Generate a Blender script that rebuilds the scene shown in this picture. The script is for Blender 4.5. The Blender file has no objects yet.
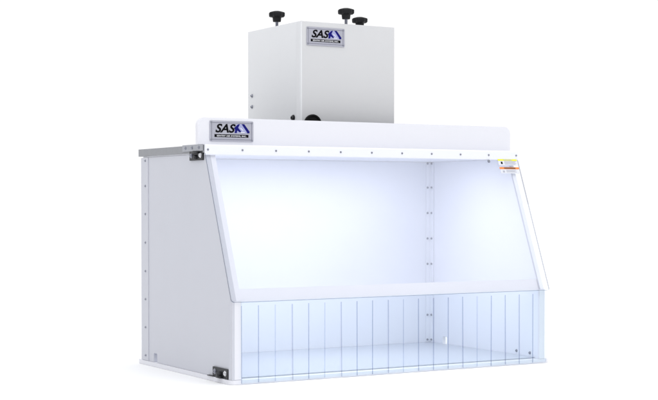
import bpy, bmesh, math
from mathutils import Vector, Matrix
S = bpy.context.scene

# ------------------------------------------------------------------ camera
cam_d = bpy.data.cameras.new('camera'); cam = bpy.data.objects.new('camera', cam_d)
S.collection.objects.link(cam); S.camera = cam
cam_d.sensor_width = 36; cam_d.lens = 1458.2957/658*36
cam_d.shift_x = 0.0; cam_d.shift_y = 31.3659/658
cam_d.clip_end = 2000
cam.location = (-1.6525, -3.2817, 0.4666)
cam.rotation_euler = (math.pi/2-0.0213, 0, -0.5335)

# ------------------------------------------------------------------ studio surroundings
W_ = bpy.data.worlds.new('World'); S.world = W_; W_.use_nodes = True
nt = W_.node_tree; nt.nodes.clear()
out = nt.nodes.new('ShaderNodeOutputWorld'); bg = nt.nodes.new('ShaderNodeBackground')
tc = nt.nodes.new('ShaderNodeTexCoord'); dp = nt.nodes.new('ShaderNodeVectorMath'); dp.operation = 'DOT_PRODUCT'
dp.inputs[1].default_value = (0.70, 0.70, 0.12)
mr = nt.nodes.new('ShaderNodeMapRange'); mr.interpolation_type = 'SMOOTHSTEP'
mr.inputs['From Min'].default_value = -0.45; mr.inputs['From Max'].default_value = 0.55
mx = nt.nodes.new('ShaderNodeMix'); mx.data_type = 'RGBA'
mx.inputs['A'].default_value = (0.62, 0.64, 0.68, 1); mx.inputs['B'].default_value = (1.05, 1.05, 1.06, 1)
nt.links.new(tc.outputs['Generated'], dp.inputs[0]); nt.links.new(dp.outputs['Value'], mr.inputs['Value'])
nt.links.new(mr.outputs['Result'], mx.inputs['Factor']); nt.links.new(mx.outputs['Result'], bg.inputs['Color'])
bg.inputs['Strength'].default_value = 1.0
nt.links.new(bg.outputs[0], out.inputs[0])

def sun(name, d, e, ang, col):
    l = bpy.data.lights.new(name, 'SUN'); l.energy = e; l.angle = math.radians(ang); l.color = col
    o = bpy.data.objects.new(name, l); S.collection.objects.link(o)
    o.rotation_euler = Vector(d).to_track_quat('Z', 'Y').to_euler(); return o
sun('overhead_softbox', (-0.12, -0.42, 0.90), 1.75, 70, (1, 1, 1))

def area(name, loc, d, sx, sy, e, col):
    l = bpy.data.lights.new(name, 'AREA'); l.shape = 'RECTANGLE'; l.size = sx; l.size_y = sy; l.energy = e; l.color = col
    o = bpy.data.objects.new(name, l); S.collection.objects.link(o)
    o.location = loc; o.rotation_euler = Vector((-d[0], -d[1], -d[2])).to_track_quat('Z', 'Y').to_euler(); return o
# the hood's own work lights: under the ceiling
area('hood_work_light', (0.43, 0.25, 0.5866), (0, 0, -1), 0.80, 0.12, 2.3, (0.98, 0.98, 1.0))

S.view_settings.view_transform = 'Standard'; S.view_settings.look = 'None'
S.view_settings.exposure = 0; S.view_settings.gamma = 1
S.cycles.transparent_max_bounces = 48; S.cycles.max_bounces = 14; S.cycles.diffuse_bounces = 6

# ------------------------------------------------------------------ materials
def mat(name, col, rough=0.5, metal=0.0, var=0.0, bump=0.0, scale=30, spec=0.5, sss=0):
    m = bpy.data.materials.new(name); m.use_nodes = True; t = m.node_tree
    b = t.nodes['Principled BSDF']
    b.inputs['Base Color'].default_value = (*col, 1); b.inputs['Roughness'].default_value = rough
    b.inputs['Metallic'].default_value = metal; b.inputs['Specular IOR Level'].default_value = spec
    if sss: b.inputs['Subsurface Weight'].default_value = sss; b.inputs['Subsurface Radius'].default_value = (.02, .02, .02); b.inputs['Subsurface Scale'].default_value = 1
    if var or bump:
        c = t.nodes.new('ShaderNodeTexCoord')
        n = t.nodes.new('ShaderNodeTexNoise'); n.inputs['Scale'].default_value = scale; n.inputs['Detail'].default_value = 4
        t.links.new(c.outputs['Object'], n.inputs['Vector'])
        if var:
            x = t.nodes.new('ShaderNodeMix'); x.data_type = 'RGBA'
            x.inputs['A'].default_value = (*[v*(1-var) for v in col], 1); x.inputs['B'].default_value = (*[min(1, v*(1+var)) for v in col], 1)
            t.links.new(n.outputs['Fac'], x.inputs['Factor']); t.links.new(x.outputs['Result'], b.inputs['Base Color'])
        if bump:
            n2 = t.nodes.new('ShaderNodeTexNoise'); n2.inputs['Scale'].default_value = 900; n2.inputs['Detail'].default_value = 2
            t.links.new(c.outputs['Object'], n2.inputs['Vector'])
            u = t.nodes.new('ShaderNodeBump'); u.inputs['Strength'].default_value = bump; u.inputs['Distance'].default_value = 0.0004
            t.links.new(n2.outputs['Fac'], u.inputs['Height']); t.links.new(u.outputs['Normal'], b.inputs['Normal'])
    return m

def clear(name, tint, gloss=0.5, rough=0.03, haze=0):
    m = bpy.data.materials.new(name); m.use_nodes = True; t = m.node_tree; t.nodes.clear()
    o = t.nodes.new('ShaderNodeOutputMaterial'); tr = t.nodes.new('ShaderNodeBsdfTransparent'); tr.inputs[0].default_value = (*tint, 1)
    g = t.nodes.new('ShaderNodeBsdfGlossy'); g.inputs['Roughness'].default_value = rough
    f = t.nodes.new('ShaderNodeFresnel'); f.inputs['IOR'].default_value = 1.45
    ge = t.nodes.new('ShaderNodeNewGeometry'); io = t.nodes.new('ShaderNodeMapRange')   # thin sheet: same reflectance from either face
    io.inputs['To Min'].default_value = 1.45; io.inputs['To Max'].default_value = 1/1.45
    t.links.new(ge.outputs['Backfacing'], io.inputs['Value']); t.links.new(io.outputs['Result'], f.inputs['IOR'])
    k = t.nodes.new('ShaderNodeMath'); k.operation = 'MULTIPLY'; k.inputs[1].default_value = gloss
    x = t.nodes.new('ShaderNodeMixShader')
    t.links.new(f.outputs[0], k.inputs[0]); t.links.new(k.outputs[0], x.inputs[0])
    body = tr
    if haze:                                               # milky surface haze: a little diffuse white, uneven by noise
        df = t.nodes.new('ShaderNodeBsdfDiffuse'); df.inputs[0].default_value = (.85, .86, .90, 1)
        body = t.nodes.new('ShaderNodeMixShader'); n = t.nodes.new('ShaderNodeTexNoise'); n.inputs['Scale'].default_value = 5
        h = t.nodes.new('ShaderNodeMath'); h.operation = 'MULTIPLY'; h.inputs[1].default_value = haze*2
        c = t.nodes.new('ShaderNodeTexCoord'); t.links.new(c.outputs['Object'], n.inputs['Vector'])
        t.links.new(n.outputs['Fac'], h.inputs[0]); t.links.new(h.outputs[0], body.inputs[0])
        t.links.new(tr.outputs[0], body.inputs[1]); t.links.new(df.outputs[0], body.inputs[2])
    t.links.new(body.outputs[0], x.inputs[1]); t.links.new(g.outputs[0], x.inputs[2]); t.links.new(x.outputs[0], o.inputs[0])
    return m

M = {}
M['floor'] = mat('studio_floor', (0.90, 0.90, 0.90), 0.8, var=0.01, scale=3)
M['poly'] = mat('white_polypropylene', (0.755, 0.755, 0.795), 0.42, var=0.012, bump=0.10, scale=12)
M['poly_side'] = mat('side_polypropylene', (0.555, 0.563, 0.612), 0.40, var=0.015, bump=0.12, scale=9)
M['poly_in'] = mat('lining_polypropylene', (0.80, 0.815, 0.87), 0.45, var=0.01, scale=8)
M['poly_floor'] = mat('grey_work_surface', (0.52, 0.55, 0.61), 0.35, var=0.01, scale=8)
M['trim'] = mat('white_trim_plastic', (0.82, 0.83, 0.88), 0.35)
M['box_lit'] = mat('powder_coated_steel_lit', (0.73, 0.735, 0.745), 0.38, bump=0.2, var=0.01, scale=6)  # brighter copy of the box steel, light put into the colour
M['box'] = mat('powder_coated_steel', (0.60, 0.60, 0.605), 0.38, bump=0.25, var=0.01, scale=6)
M['lid'] = mat('grey_edge_plastic', (0.27, 0.275, 0.29), 0.45, var=0.10, scale=60)
M['steel'] = mat('bolt_steel', (0.34, 0.35, 0.40), 0.35, 0.8)
M['bright'] = mat('bright_screw_steel', (0.75, 0.75, 0.77), 0.25, 1.0)
M['dark'] = mat('dark_hinge_metal', (0.022, 0.023, 0.026), 0.42, 0.4, var=0.3, scale=90)
M['black'] = mat('black_knob_plastic', (0.008, 0.008, 0.009), 0.5, spec=0.22)
M['rubber'] = mat('black_rubber', (0.006, 0.006, 0.006), 0.6, spec=0.15)
M['bracket'] = mat('zinc_bracket', (0.36, 0.37, 0.40), 0.4, 0.3, var=0.12, scale=120)
M['steel_dull'] = mat('dull_steel', (0.4, 0.41, 0.46), 0.45, 0.6)
M['plate'] = mat('brushed_plate', (0.43, 0.43, 0.49), 0.42, 0.35, var=0.08, scale=200)
M['platerim'] = mat('engraved_rim', (0.22, 0.22, 0.27), 0.45, 0.4)
M['ink'] = mat('black_ink', (0.004, 0.004, 0.005), 0.6, spec=0.05)
M['white_ink'] = mat('white_ink', (0.75, 0.75, 0.78), 0.5)
M['navy'] = mat('navy_ink', (0.010, 0.010, 0.15), 0.6, spec=0.05)
M['peri'] = mat('periwinkle_ink', (0.36, 0.38, 0.60), 0.6, spec=0.1, var=.15, scale=300)
M['yellow'] = mat('yellow_label', (0.80, 0.78, 0.03), 0.5)
M['orange'] = mat('orange_label', (0.80, 0.24, 0.05), 0.5)
M['paper'] = mat('label_paper', (0.70, 0.71, 0.75), 0.5)
M['grey_ink'] = mat('grey_ink', (0.42, 0.43, 0.50), 0.5)
M['brown_ink'] = mat('brown_ink', (0.16, 0.06, 0.02), 0.5)
M['acrylic'] = clear('clear_acrylic', (0.985, 0.99, 1.0), 0.55, haze=0.05)
M['acr_edge'] = clear('acrylic_edge', (0.50, 0.52, 0.58), 0.4, 0.2)
M['vinyl'] = clear('clear_vinyl', (0.957, 0.984, 0.998), 0.55, 0.06)
M['vinyl_edge'] = clear('vinyl_edge', (0.62, 0.66, 0.76), 0.3, 0.3)
M['vinyl_edge2'] = clear('vinyl_edge_pale', (0.80, 0.84, 0.91), 0.3, 0.3)

# ------------------------------------------------------------------ helpers
def link(name, bm, m, parent=None, smooth=False):
    me = bpy.data.meshes.new(name); bmesh.ops.recalc_face_normals(bm, faces=bm.faces) if not getattr(bm, 'keep', False) else None
    bm.to_mesh(me); bm.free()
    for k in (m if isinstance(m, (list, tuple)) else [m]): me.materials.append(M[k])
    if smooth:
        for p in me.polygons: p.use_smooth = True
    o = bpy.data.objects.new(name, me); S.collection.objects.link(o)
    if parent: o.parent = parent
    if smooth:
        md = o.modifiers.new('edges', 'EDGE_SPLIT'); md.split_angle = math.radians(35)
    return o

def box(bm, x0, x1, y0, y1, z0, z1, bev=0, seg=2):
    vs = bmesh.ops.create_cube(bm, size=1)['verts']
    for v in vs:
        v.co = Vector(((x0+x1)/2+v.co.x*(x1-x0), (y0+y1)/2+v.co.y*(y1-y0), (z0+z1)/2+v.co.z*(z1-z0)))
    if bev:
        es = {e for v in vs for e in v.link_edges}
        bmesh.ops.bevel(bm, geom=list(es), offset=bev, segments=seg, profile=0.5, affect='EDGES')
    return bm

def prism(bm, pts, ax, a, b):
    """extrude polygon pts (u,v) along axis ax from a to b; x:(y,z) y:(x,z) z:(x,y)"""
    def P(u, v, w): return {'x': (w, u, v), 'y': (u, w, v), 'z': (u, v, w)}[ax]
    lo = [bm.verts.new(P(u, v, a)) for u, v in pts]; hi = [bm.verts.new(P(u, v, b)) for u, v in pts]
    fs = [bm.faces.new(lo), bm.faces.new(hi)]
    n = len(pts)
    for i in range(n): fs.append(bm.faces.new((lo[i], lo[(i+1) % n], hi[(i+1) % n], hi[i])))
    return fs

def rounded(x0, x1, y0, y1, r, n=7):
    """rounded rectangle; r = (bl, br, tr, tl)"""
    if not isinstance(r, (tuple, list)): r = (r,)*4
    out = []
    for (cx, cy, rr, a0) in ((x0+r[0], y0+r[0], r[0], 180), (x1-r[1], y0+r[1], r[1], 270), (x1-r[2], y1-r[2], r[2], 0), (x0+r[3], y1-r[3], r[3], 90)):
        if rr <= 0: out.append((cx, cy)); continue
        for i in range(n+1):
            a = math.radians(a0+90*i/n); out.append((cx+rr*math.cos(a), cy+rr*math.sin(a)))
    return out

def soften(bm, off, seg=2, ang=30):
    es = [e for e in bm.edges if len(e.link_faces) == 2 and e.calc_face_angle(0) > math.radians(ang)]
    bmesh.ops.bevel(bm, geom=es, offset=off, segments=seg, profile=0.5, affect='EDGES')

def frame_to(p, d):
    """matrix placing local Z along d at p"""
    return Matrix.Translation(p) @ Vector(d).to_track_quat('Z', 'Y').to_matrix().to_4x4()

def lathe(bm, prof, mtx, n=20):
    rings = []
    for r, z in prof:
        rings.append([bm.verts.new(mtx @ Vector((max(r, 1e-5)*math.cos(2*math.pi*i/n), max(r, 1e-5)*math.sin(2*math.pi*i/n), z))) for i in range(n)])
    for a, b in zip(rings, rings[1:]):
        for i in range(n): bm.faces.new((a[i], a[(i+1) % n], b[(i+1) % n], b[i]))
    bm.faces.new(rings[0][::-1]); bm.faces.new(rings[-1])

def screw(name, p, d, r, h, m, parent):
    """pan head with a washer and a hex socket"""
    bm = bmesh.new()
    lathe(bm, [(r*1.35, 0), (r*1.35, h*.25), (r, h*.25), (r, h*.7), (r*.8, h), (r*.45, h), (r*.4, h*.55), (0, h*.55)], frame_to(p, d), 16)
    return link(name, bm, m, parent, True)

# ------------------------------------------------------------------ floor
bm = bmesh.new(); prism(bm, [(-150, -150), (150, -150), (150, 150), (-150, 150)], 'z', -0.2, 0)
fl = link('floor', bm, 'floor'); fl['kind'] = 'structure'; fl['label'] = 'plain white studio floor sweeping away to a white background'

# ------------------------------------------------------------------ the hood
hood = bpy.data.objects.new('fume_hood', None); S.collection.objects.link(hood)
hood['label'] = 'white benchtop fume hood with sloped clear sash, clear strip curtain and square box on top'
hood['category'] = 'fume hood'

Wd = 1.02; ZF = 0.012; ZT = 0.5875; ZL = 0.612
XL0, XL1, XR0, XR1 = 0.004, 0.016, 0.992, 1.004          # side panels
YB0, YB1 = 0.557, 0.569                                   # back panel

# base plate
bm = bmesh.new(); prism(bm, rounded(0.0, Wd, 0.002, 0.589, (0.014, 0.006, 0.004, 0.004)), 'z', 0.0005, ZF); soften(bm, 0.0015, 2)
link('base_plate', bm, 'poly', hood)

# side panels: sloped front, cable notch at the foot
so = 0.0048                                                # the body's slope sits behind the sash
def side_profile():
    return [(0.0035, ZF+.0004), (0.4672, ZF+.0004), (0.4672, 0.034), (0.470, 0.038), (0.4885, 0.038), (0.4914, 0.034), (0.4914, ZF+.0004),
            (YB0-.0005, ZF+.0004), (YB0-.0005, ZT), (0.150+so, ZT), (0.0035, 0.2125)]
panels = []
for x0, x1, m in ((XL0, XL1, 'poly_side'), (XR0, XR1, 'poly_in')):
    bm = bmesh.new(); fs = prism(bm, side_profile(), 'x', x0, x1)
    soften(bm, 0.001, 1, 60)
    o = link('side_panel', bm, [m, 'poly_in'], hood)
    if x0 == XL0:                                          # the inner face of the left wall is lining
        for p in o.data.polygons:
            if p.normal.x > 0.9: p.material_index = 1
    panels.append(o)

# front flanges: folded lips along the slope and the lower upright, rounded on the outside
def slope_pt(z, off):                                     # y on the sash line at height z, moved back by off
    return 0.150*(z-0.21)/0.3775 + off
for side in (0, 1):
    for seg in ('slope', 'upright'):
        bm = bmesh.new()
        w = 0.031
        th = 0.006
        if seg == 'upright': a, b = (0.0030, ZF+.0008), (0.0030, 0.2118)
        else: a, b = (slope_pt(0.2124, 0.0045), 0.2124), (slope_pt(ZT-.001, 0.0045), ZT-.001)
        # cross-section in (x, depth): an L with rounded outer corner
        r = 0.0135
        if seg == 'slope':
            fx = (XL1+.0004, w) if side == 0 else (Wd-w+.004, XR0-.0004)
            cs = [(fx[0], 0), (fx[1], 0), (fx[1], th), (fx[0], th)]
        elif side == 0:
            cs = [(w, 0), (w, th)] + [(0.0165, th), (0.0165, 0.0145), (0.0012, 0.0145)] + [(0.0012+r-r*math.cos(math.radians(t)), r-r*math.sin(math.radians(t))) for t in range(0, 91, 9)]
        else:
            cs = [(XR0-.004, 0), (XR0-.004, th), (XR0-.0005, th), (XR0-.0005, 0.012), (XR1+.0042, 0.012), (XR1+.0042, 0.003), (XR1+.0025, 0)]
        lo = [bm.verts.new((x, a[0]+d, a[1])) for x, d in cs]; hi = [bm.verts.new((x, b[0]+d, b[1])) for x, d in cs]
        bm.faces.new(lo); bm.faces.new(hi)
        for i in range(len(cs)): bm.faces.new((lo[i], lo[(i+1) % len(cs)], hi[(i+1) % len(cs)], hi[i]))
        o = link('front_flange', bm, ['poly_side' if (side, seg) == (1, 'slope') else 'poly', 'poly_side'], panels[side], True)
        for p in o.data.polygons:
            if side == 0 and p.normal.x < -.8: p.material_index = 1  # one bent sheet: outer side darker than front, shading put in the colour

# cross rail behind the foot of the sash
bm = bmesh.new()
d = Vector((0, 0.150, 0.3775)).normalized(); nrm = Vector((0, d.z, -d.y))
p0 = Vector((0, 0.0, 0.2135))+nrm*0.011; L = 0.034
cs = [p0, p0+d*L, p0+d*L+nrm*.005, p0+nrm*.005]
lo = [bm.verts.new((0.0318, c.y, c.z)) for c in cs]; hi = [bm.verts.new((XR0-0.0005, c.y, c.z)) for c in cs]
bm.faces.new(lo); bm.faces.new(hi)
for i in range(4): bm.faces.new((lo[i], lo[(i+1) % 4], hi[(i+1) % 4], hi[i]))
soften(bm, 0.001, 1); link('sash_rail', bm, 'poly', hood)

# back panel
bm = bmesh.new(); box(bm, XL0, XR1, YB0, YB1, ZF+.0004, ZT); soften(bm, .001, 1); link('back_panel', bm, 'poly_in', hood)
# floor liner tray inside
bm = bmesh.new(); box(bm, XL1+.001, XR0-.001, 0.03, YB0-.001, ZF+.0006, ZF+.0030); link('work_surface', bm, 'poly_floor', hood)

# rear outside angle with its bolts
bm = bmesh.new(); prism(bm, [(XL0+.0012, .5246), (XL0+.0012, .5700), (XL1, .5700), (XL1, YB1+.0006), (XL0-.0020, YB1+.0030+.0008), (XL0-.0020, .5246)], 'z', ZF+.0006, ZT-.0006)
soften(bm, .0008, 1)
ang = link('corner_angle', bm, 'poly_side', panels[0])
zs = [.5864-.008, .5071, .4278, .3469, .266, .1864, .1067, .027]
for z in zs: screw('bolt', (XL0-.0018, .543, z), (-1, 0, 0), .0027, .0026, 'steel', panels[0])
# inside angle at the right rear corner, bolts in pairs
bm = bmesh.new(); prism(bm, [(XR0-.0006, YB0-.0006), (XR0-.0006, YB0-.017), (XR0-.0026, YB0-.017), (XR0-.0026, YB0-.0026), (XR0-.019, YB0-.0026), (XR0-.019, YB0-.0006)], 'z', ZF+.0034, ZT-.001)
cang = link('corner_angle', bm, 'poly_in', hood)
for z in [.5830, .507, .4262, .3453, .2645, .1834, .1023, .0235]:
    screw('bolt', (XR0-.0026, .5485, z), (-1, 0, 0), .0026, .0030, 'steel_dull', cang)
    screw('bolt', (.9775, YB0-.0026, z), (0, -1, 0), .0026, .0030, 'steel_dull', cang)
bm = bmesh.new(); prism(bm, [(XL1+.0006, YB0-.0006), (XL1+.0006, YB0-.017), (XL1+.0026, YB0-.017), (XL1+.0026, YB0-.0026), (XL1+.025, YB0-.0026), (XL1+.025, YB0-.0006)], 'z', ZF+.0034, ZT-.001)
link('corner_angle', bm, 'trim', hood)
for y, z in ((.1138, .0265), (.0516, .0255)): screw('bolt', (XR0, y, z), (-1, 0, 0), .0032, .0035, 'steel', panels[1])

# top panel
bm = bmesh.new(); prism(bm, rounded(0.0, Wd, 0.1555, 0.589, 0.003), 'z', ZT+.0035, ZL-.0006); soften(bm, 0.0015, 2)
top = link('top_panel', bm, 'lid', hood)
bm = bmesh.new(); box(bm, XL0+.002, XR1-.002, 0.165, YB1-.002, ZT+.0006, ZT+.0034); link('ceiling_gasket', bm, 'trim', top)

# header panel: rounded upper corners
bm = bmesh.new(); prism(bm, rounded(-0.0035, Wd+.003, ZL+.0002, 0.6845, (0, 0, .021, .021), 10), 'y', 0.188, 0.200); soften(bm, 0.002, 3)
link('header_panel', bm, 'poly', hood, True)

# sash: clear sheet with softened lower corners
def on_sash(x, s, off=0.0):      # s: distance up the slope from the foot
    p = Vector((x, 0, 0.2085))+d*s-nrm*off; return p
SL = 0.4085
def sash_mesh(x0, x1, s0, s1, r, t0, t1):
    bm = bmesh.new(); pts = rounded(x0, x1, s0, s1, r)
    lo = [bm.verts.new(on_sash(u, v, t0)) for u, v in pts]; hi = [bm.verts.new(on_sash(u, v, t1)) for u, v in pts]
    bm.faces.new(lo); bm.faces.new(hi)
    for i in range(len(pts)): bm.faces.new((lo[i], lo[(i+1) % len(pts)], hi[(i+1) % len(pts)], hi[i]))
    return bm
sash = link('sash', sash_mesh(0.0, Wd, 0.0, SL, (.010, .006, 0, 0), -0.001, 0.0035), ['acrylic', 'acr_edge'], hood)
for p in sash.data.polygons:
    if abs(p.normal.dot(Vector((0, nrm.y, nrm.z)))) < 0.5: p.material_index = 1

# white trim along the head of the sash, a lip folded over it, eleven screws
bm = bmesh.new(); prism(bm, [(.1535, ZT-.003), (.1472, ZT-.003), (.1464, ZT-.001), (.1464, ZL-.003), (.1484, ZL), (.1875, ZL), (.1875, ZL-.0004), (.1535, ZL-.0004)], 'x', 0.0, Wd); 
trim = link('sash_trim', bm, 'trim', hood)
for i in range(11): screw('screw', (0.0067+.1007*i, .1464, .5985), (0, -1, 0), .0021, .0026, 'steel', trim)
screw('screw', on_sash(.9114, .3985, .0036), -nrm, .0036, .003, 'steel', sash)

# warning labels on the sash
def quad(u0, u1, s0, s1, off, name, m, parent, th=.0003):
    return link(name, sash_mesh(u0, u1, s0, s1, 0, off, off+th), m, parent)
def s_of(z): return (z-0.2085)/d.z
lab = quad(.9452, 1.0140, s_of(.5675), s_of(.5850), .0038, 'warning_label', 'paper', sash); lab['label'] = 'yellow banded caution label'
quad(.9445, 1.0143, s_of(.5808), s_of(.5855), .0042, 'label_band', 'yellow', lab)
quad(.966, .996, s_of(.5822), s_of(.5840), .0046, 'label_print', 'grey_ink', lab)
quad(.954, .960, s_of(.5712), s_of(.5780), .0042, 'label_symbol', 'ink', lab)
for k in range(4): quad(.967, 1.010-.004*(k % 2), s_of(.5783-.0027*k), s_of(.5794-.0027*k), .0042, 'label_print', 'grey_ink', lab)
lab = quad(.9465, 1.0120, s_of(.5440), s_of(.5600), .0038, 'warning_label', 'paper', sash); lab['label'] = 'orange banded warning label'
quad(.9445, 1.0160, s_of(.5562), s_of(.5620), .0042, 'label_band', 'orange', lab)
quad(.961, 1.002, s_of(.5573), s_of(.5609), .0046, 'label_print', 'brown_ink', lab)
quad(.954, .961, s_of(.5465), s_of(.5520), .0042, 'label_symbol', 'grey_ink', lab)
for k in range(3): quad(.967, 1.004-.005*(k % 2), s_of(.5528-.0027*k), s_of(.5539-.0027*k), .0042, 'label_print', 'grey_ink', lab)

# slit vinyl curtain
CX0, CX1, CN = 0.0272, 1.009, 20
bm = bmesh.new(); box(bm, CX0, CX1, -.0015, .0005, .2005, .2110)
cur = link('strip_curtain', bm, 'vinyl', hood)
cw = (CX1-CX0)/CN
pale = {5, 10, 15, 2}
for i in range(CN):
    bm = bmesh.new()
    x0, x1 = CX0+cw*i, CX0+cw*(i+1)
    cz0 = .0035; cz1 = .2000
    dy = 0.0006*((i*7) % 3-1)
    y0, y1 = -.0018+dy, .0006+dy
    c = .0013
    pts = [(x0+.0003, y1), (x0+.0003, y0+.0012), (x0+.0003+c, y0), (x1-.0003-c, y0), (x1-.0003, y0+.0012), (x1-.0003, y1)]
    prism(bm, pts, 'z', cz0, cz1)
    jx, jy = .0005*math.sin(i*2.3+.4), .0009*math.sin(i*1.7)    # each strip hangs a little differently
    for v in bm.verts:
        if v.co.z < .1: v.co.x += jx if 0 < i < CN-1 else 0; v.co.y += jy-.0006; v.co.z += .0006*math.sin(i*3.1)
    o = link('curtain_strip', bm, ['vinyl', 'vinyl_edge2' if i in pale else 'vinyl_edge', 'vinyl_edge2'], cur)
    for p in o.data.polygons:
        if abs(p.normal.x) > .3 and p.center.x < (x0+x1)/2: p.material_index = 1
        elif abs(p.normal.x) > .3: p.material_index = 1 if i == CN-1 else 2
        elif p.normal.z < -.5: p.material_index = 1

# dark latch hardware on the left side
def latch(y0, y1, z0, z1, foot):
    bm = bmesh.new(); prism(bm, rounded(y0, y1, z0, z1, .0015, 3), 'x', XL0-.0042, XL0-.0006); soften(bm, .0006, 1)
    o = link('latch_bracket', bm, 'dark', hood, True)
    ym = (y0+y1)/2; zm = (z0+z1)/2
    for y, r, m in ((y0+(y1-y0)*.16, .0052, 'bright'), (y0+(y1-y0)*.84, .0052, 'steel')):
        screw('screw', (XL0-.0042, y, zm+.001), (-1, 0, 0), r, .004, m, o)
    bm = bmesh.new()
    if foot:
        lathe(bm, [(.0075, 0), (.0075, .006), (.006, .009), (.003, .010), (0, .010)], frame_to((XL0-.0042, ym, zm-.004), (-1, 0, 0)), 18)
        box(bm, XL0-.011, XL0-.0044, ym-.013, ym+.013, z0-.001, z0+.005, .001)
        b2 = bmesh.new(); box(b2, XL0-.007, XL0-.001, y1-.006, y1+.028, z0-.0012, z0+.0008, .0004); link('latch_foot', b2, 'dark', o)
    else:
        lathe(bm, [(.006, 0), (.006, .004), (.004, .007), (0, .007)], frame_to((XL0-.0042, ym, zm-.003), (-1, 0, 0)), 18)
        box(bm, XL0-.012, XL0-.0044, ym-.020, ym+.018, z1-.006, z1-.001, .001)
    link('latch_knuckle', bm, 'dark', o, True)
    return o
latch(.1640, .2446, .5715, .5955, False); latch(.0200, .1069, .0135, .0385, True)
bm = bmesh.new(); box(bm, -.0035, -.0006, .1580, .2835, .5960, .6135, .0008)
sb = link('lid_bracket', bm, 'bracket', hood)
for y in (.180, .222, .262): screw('screw', (-.0034, y, .605), (-1, 0, 0), .0035, .0025, 'steel', sb)

# blower box
BX0, BX1, BY0, BY1, BZ0, BZ1 = .353, .667, .270, .591, ZL+.0002, .967
bm = bmesh.new(); box(bm, BX0, BX1, BY0, BY1, BZ0, BZ1)
vert = [e for e in bm.edges if abs(e.verts[0].co.z-e.verts[1].co.z) > .1]
bmesh.ops.bevel(bm, geom=vert, offset=.0045, segments=4, profile=.5, affect='EDGES')
soften(bm, .0018, 2, 50)
bx = link('blower_housing', bm, ['box', 'box_lit'], hood, True)
for p in bx.data.polygons:                                # same housing: its sides get the brighter copy, light painted in
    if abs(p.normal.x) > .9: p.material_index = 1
# corner cap strip folded around the front left edge
bm = bmesh.new()
prism(bm, [(BX0+.0045, BY0-.0012), (BX0+.0005, BY0-.0006), (BX0-.0012, BY0+.004), (BX0-.0014, BY0+.021), (BX0-.0002, BY0+.021), (BX0-.0002, BY0+.006), (BX0+.0035, BY0-.0002), (BX0+.0045, BY0-.0002)], 'z', BZ0+.002, BZ1-.0022)
link('corner_strip', bm, 'box_lit', bx)
for z in (.7756, .7431): screw('screw', (BX0, .562, z), (-1, 0, 0), .0042, .004, 'steel', bx)
screw('screw', (BX0, .3104, .6985), (-1, 0, 0), .0065, .007, 'dark', bx)
# round port with stepped black grommet
bm = bmesh.new()
lathe(bm, [(.0285, 0), (.0285, .003), (.027, .0045), (.024, .0045), (.022, .0015), (.016, .0015), (.0155, .003), (.010, .0035), (0, .0035)], frame_to((.3918, BY0, .6790), (0, -1, 0)), 40)
link('cable_port', bm, 'rubber', bx, True)

# star knobs on steel studs
def knob(x, y):
    n = 60; bm = bmesh.new(); zt = BZ1
    z0 = zt+.0275
    def ring(rf, z): return [bm.verts.new((x+rf(a)*math.cos(a), y+rf(a)*math.sin(a), z)) for a in [2*math.pi*i/n for i in range(n)]]
    lobe = lambda R, A: (lambda a: R-A*(0.5-0.5*math.cos(8*a))**1.5)
    cyl = lambda R: (lambda a: R)
    rs = [ring(cyl(.0108), z0-.0120), ring(cyl(.0116), z0-.0110), ring(cyl(.0130), z0+.0005), ring(lobe(.0210, .0025), z0+.0020), ring(lobe(.0235, .0030), z0+.0040),
          ring(lobe(.0240, .0032), z0+.0125), ring(lobe(.0225, .0028), z0+.0150), ring(cyl(.0170), z0+.0168), ring(cyl(.009), z0+.0190), ring(cyl(.001), z0+.0195)]
    for a, b in zip(rs, rs[1:]):
        for i in range(n): bm.faces.new((a[i], a[(i+1) % n], b[(i+1) % n], b[i]))
    bm.faces.new(rs[0]); bm.faces.new(rs[-1])
    o = link('knob', bm, 'black', hood, True)
    bm = bmesh.new()
    prof = [(.0046, 0)]
    for k in range(11): prof += [(.0046, .0008+k*.0016), (.0039, .0016+k*.0016)]
    lathe(bm, prof, Matrix.Translation((x, y, zt-.0002)), 16)
    link('knob_stud', bm, 'steel', o, True)
knob(.3705, .440); knob(.510, .284); knob(.650, .436)

# nameplates
def text_mesh(body, size, x, z, y, m, parent, name, shear=0, bold=0, width=None):
    cu = bpy.data.curves.new(name, 'FONT'); cu.body = body; cu.size = size; cu.shear = shear; cu.offset = bold; cu.extrude = .00015; cu.resolution_u = 4
    cu.align_x = 'LEFT'; cu.align_y = 'BOTTOM_BASELINE'
    o = bpy.data.objects.new(name, cu); S.collection.objects.link(o)
    bpy.context.view_layer.update()
    me = bpy.data.meshes.new_from_object(o.evaluated_get(bpy.context.evaluated_depsgraph_get()))
    bpy.data.objects.remove(o)
    xs = [v.co.x for v in me.vertices]; k = width/(max(xs)-min(xs)) if width else 1; mn = min(xs)
    for v in me.vertices:
        v.co = Vector((x+(v.co.x-mn)*k, y-v.co.z, z+v.co.y))
    me.materials.clear(); me.materials.append(M[m])
    o = bpy.data.objects.new(name, me); S.collection.objects.link(o); o.parent = parent
    return o

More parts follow.
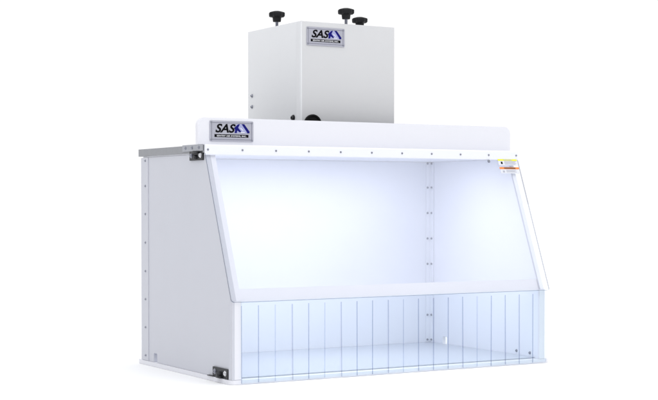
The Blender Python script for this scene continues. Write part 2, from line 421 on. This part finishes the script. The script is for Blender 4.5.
def nameplate(x0, x1, z0, z1, y):
    w, h = x1-x0, z1-z0
    bm = bmesh.new(); prism(bm, rounded(x0, x1, z0, z1, .003, 4), 'y', y-.0020, y-.0001); soften(bm, .0005, 1)
    p = link('nameplate', bm, 'plate', hood, True)
    # engraved line a little inside the edge
    bm = bmesh.new(); i, t = .0046, .0014; yy = (y-.0023, y-.0020)
    X0, X1, Z0, Z1 = x0+i, x1-i, z0+i, z1-i
    box(bm, X0, X1, *yy, Z1-t, Z1); box(bm, X0, X1, *yy, Z0, Z0+t)
    box(bm, X0, X0+t, *yy, Z0+t, Z1-t); box(bm, X1-t, X1, *yy, Z0+t, Z1-t)
    link('plate_border', bm, 'platerim', p)
    for (rx, rz) in ((x0+.0045, z0+.0045), (x1-.0045, z0+.0045), (x0+.0045, z1-.0045), (x1-.0045, z1-.0045)):
        screw('rivet', (rx, y-.0022, rz), (0, -1, 0), .0018, .0016, 'steel', p)
    U = lambda u: x0+u*w
    V = lambda v: z0+v*h
    text_mesh('SAS', .0310*h/.0547*1.0, U(.125), V(.445), y-.0022, 'ink', p, 'lettering', shear=.28, bold=.0009, width=w*.465)
    bm = bmesh.new(); box(bm, U(.105), U(.885), y-.0023, y-.0020, V(.205), V(.345)); bar = link('plate_bar', bm, 'ink', p)
    text_mesh('SENTRY AIR SYSTEMS, INC.', .0052, U(.155), V(.238), y-.0025, 'white_ink', p, 'lettering', bold=.0001, width=w*.68)
    # emblem: pale peak between a navy star-like arrow and a navy slope
    def poly(pts, off, m):
        bm = bmesh.new(); prism(bm, [(U(a), V(b)) for a, b in pts], 'y', y-.0020-off-.0003, y-.0020-off); return link('emblem', bm, m, p)
    poly([(.560, .42), (.575, .72), (.630, .86), (.765, .86), (.885, .42)], 0.0001, 'peri')
    poly([(.725, .86), (.785, .86), (.910, .50), (.905, .42), (.855, .42), (.840, .50)], 0.0005, 'navy')
    poly([(.550, .66), (.640, .84), (.685, .86), (.645, .68), (.715, .50), (.690, .44), (.625, .55), (.610, .42), (.565, .42), (.575, .58)], 0.0005, 'navy')
    poly([(.690, .66), (.705, .68), (.765, .56), (.755, .53)], 0.0005, 'white_ink')
    poly([(.665, .44), (.675, .48), (.800, .48), (.805, .44)], 0.0005, 'white_ink')
    return p
nameplate(.0315, .1605, .6222, .6768, .188)
nameplate(.3718, .4957, .9006, .9522, .270)
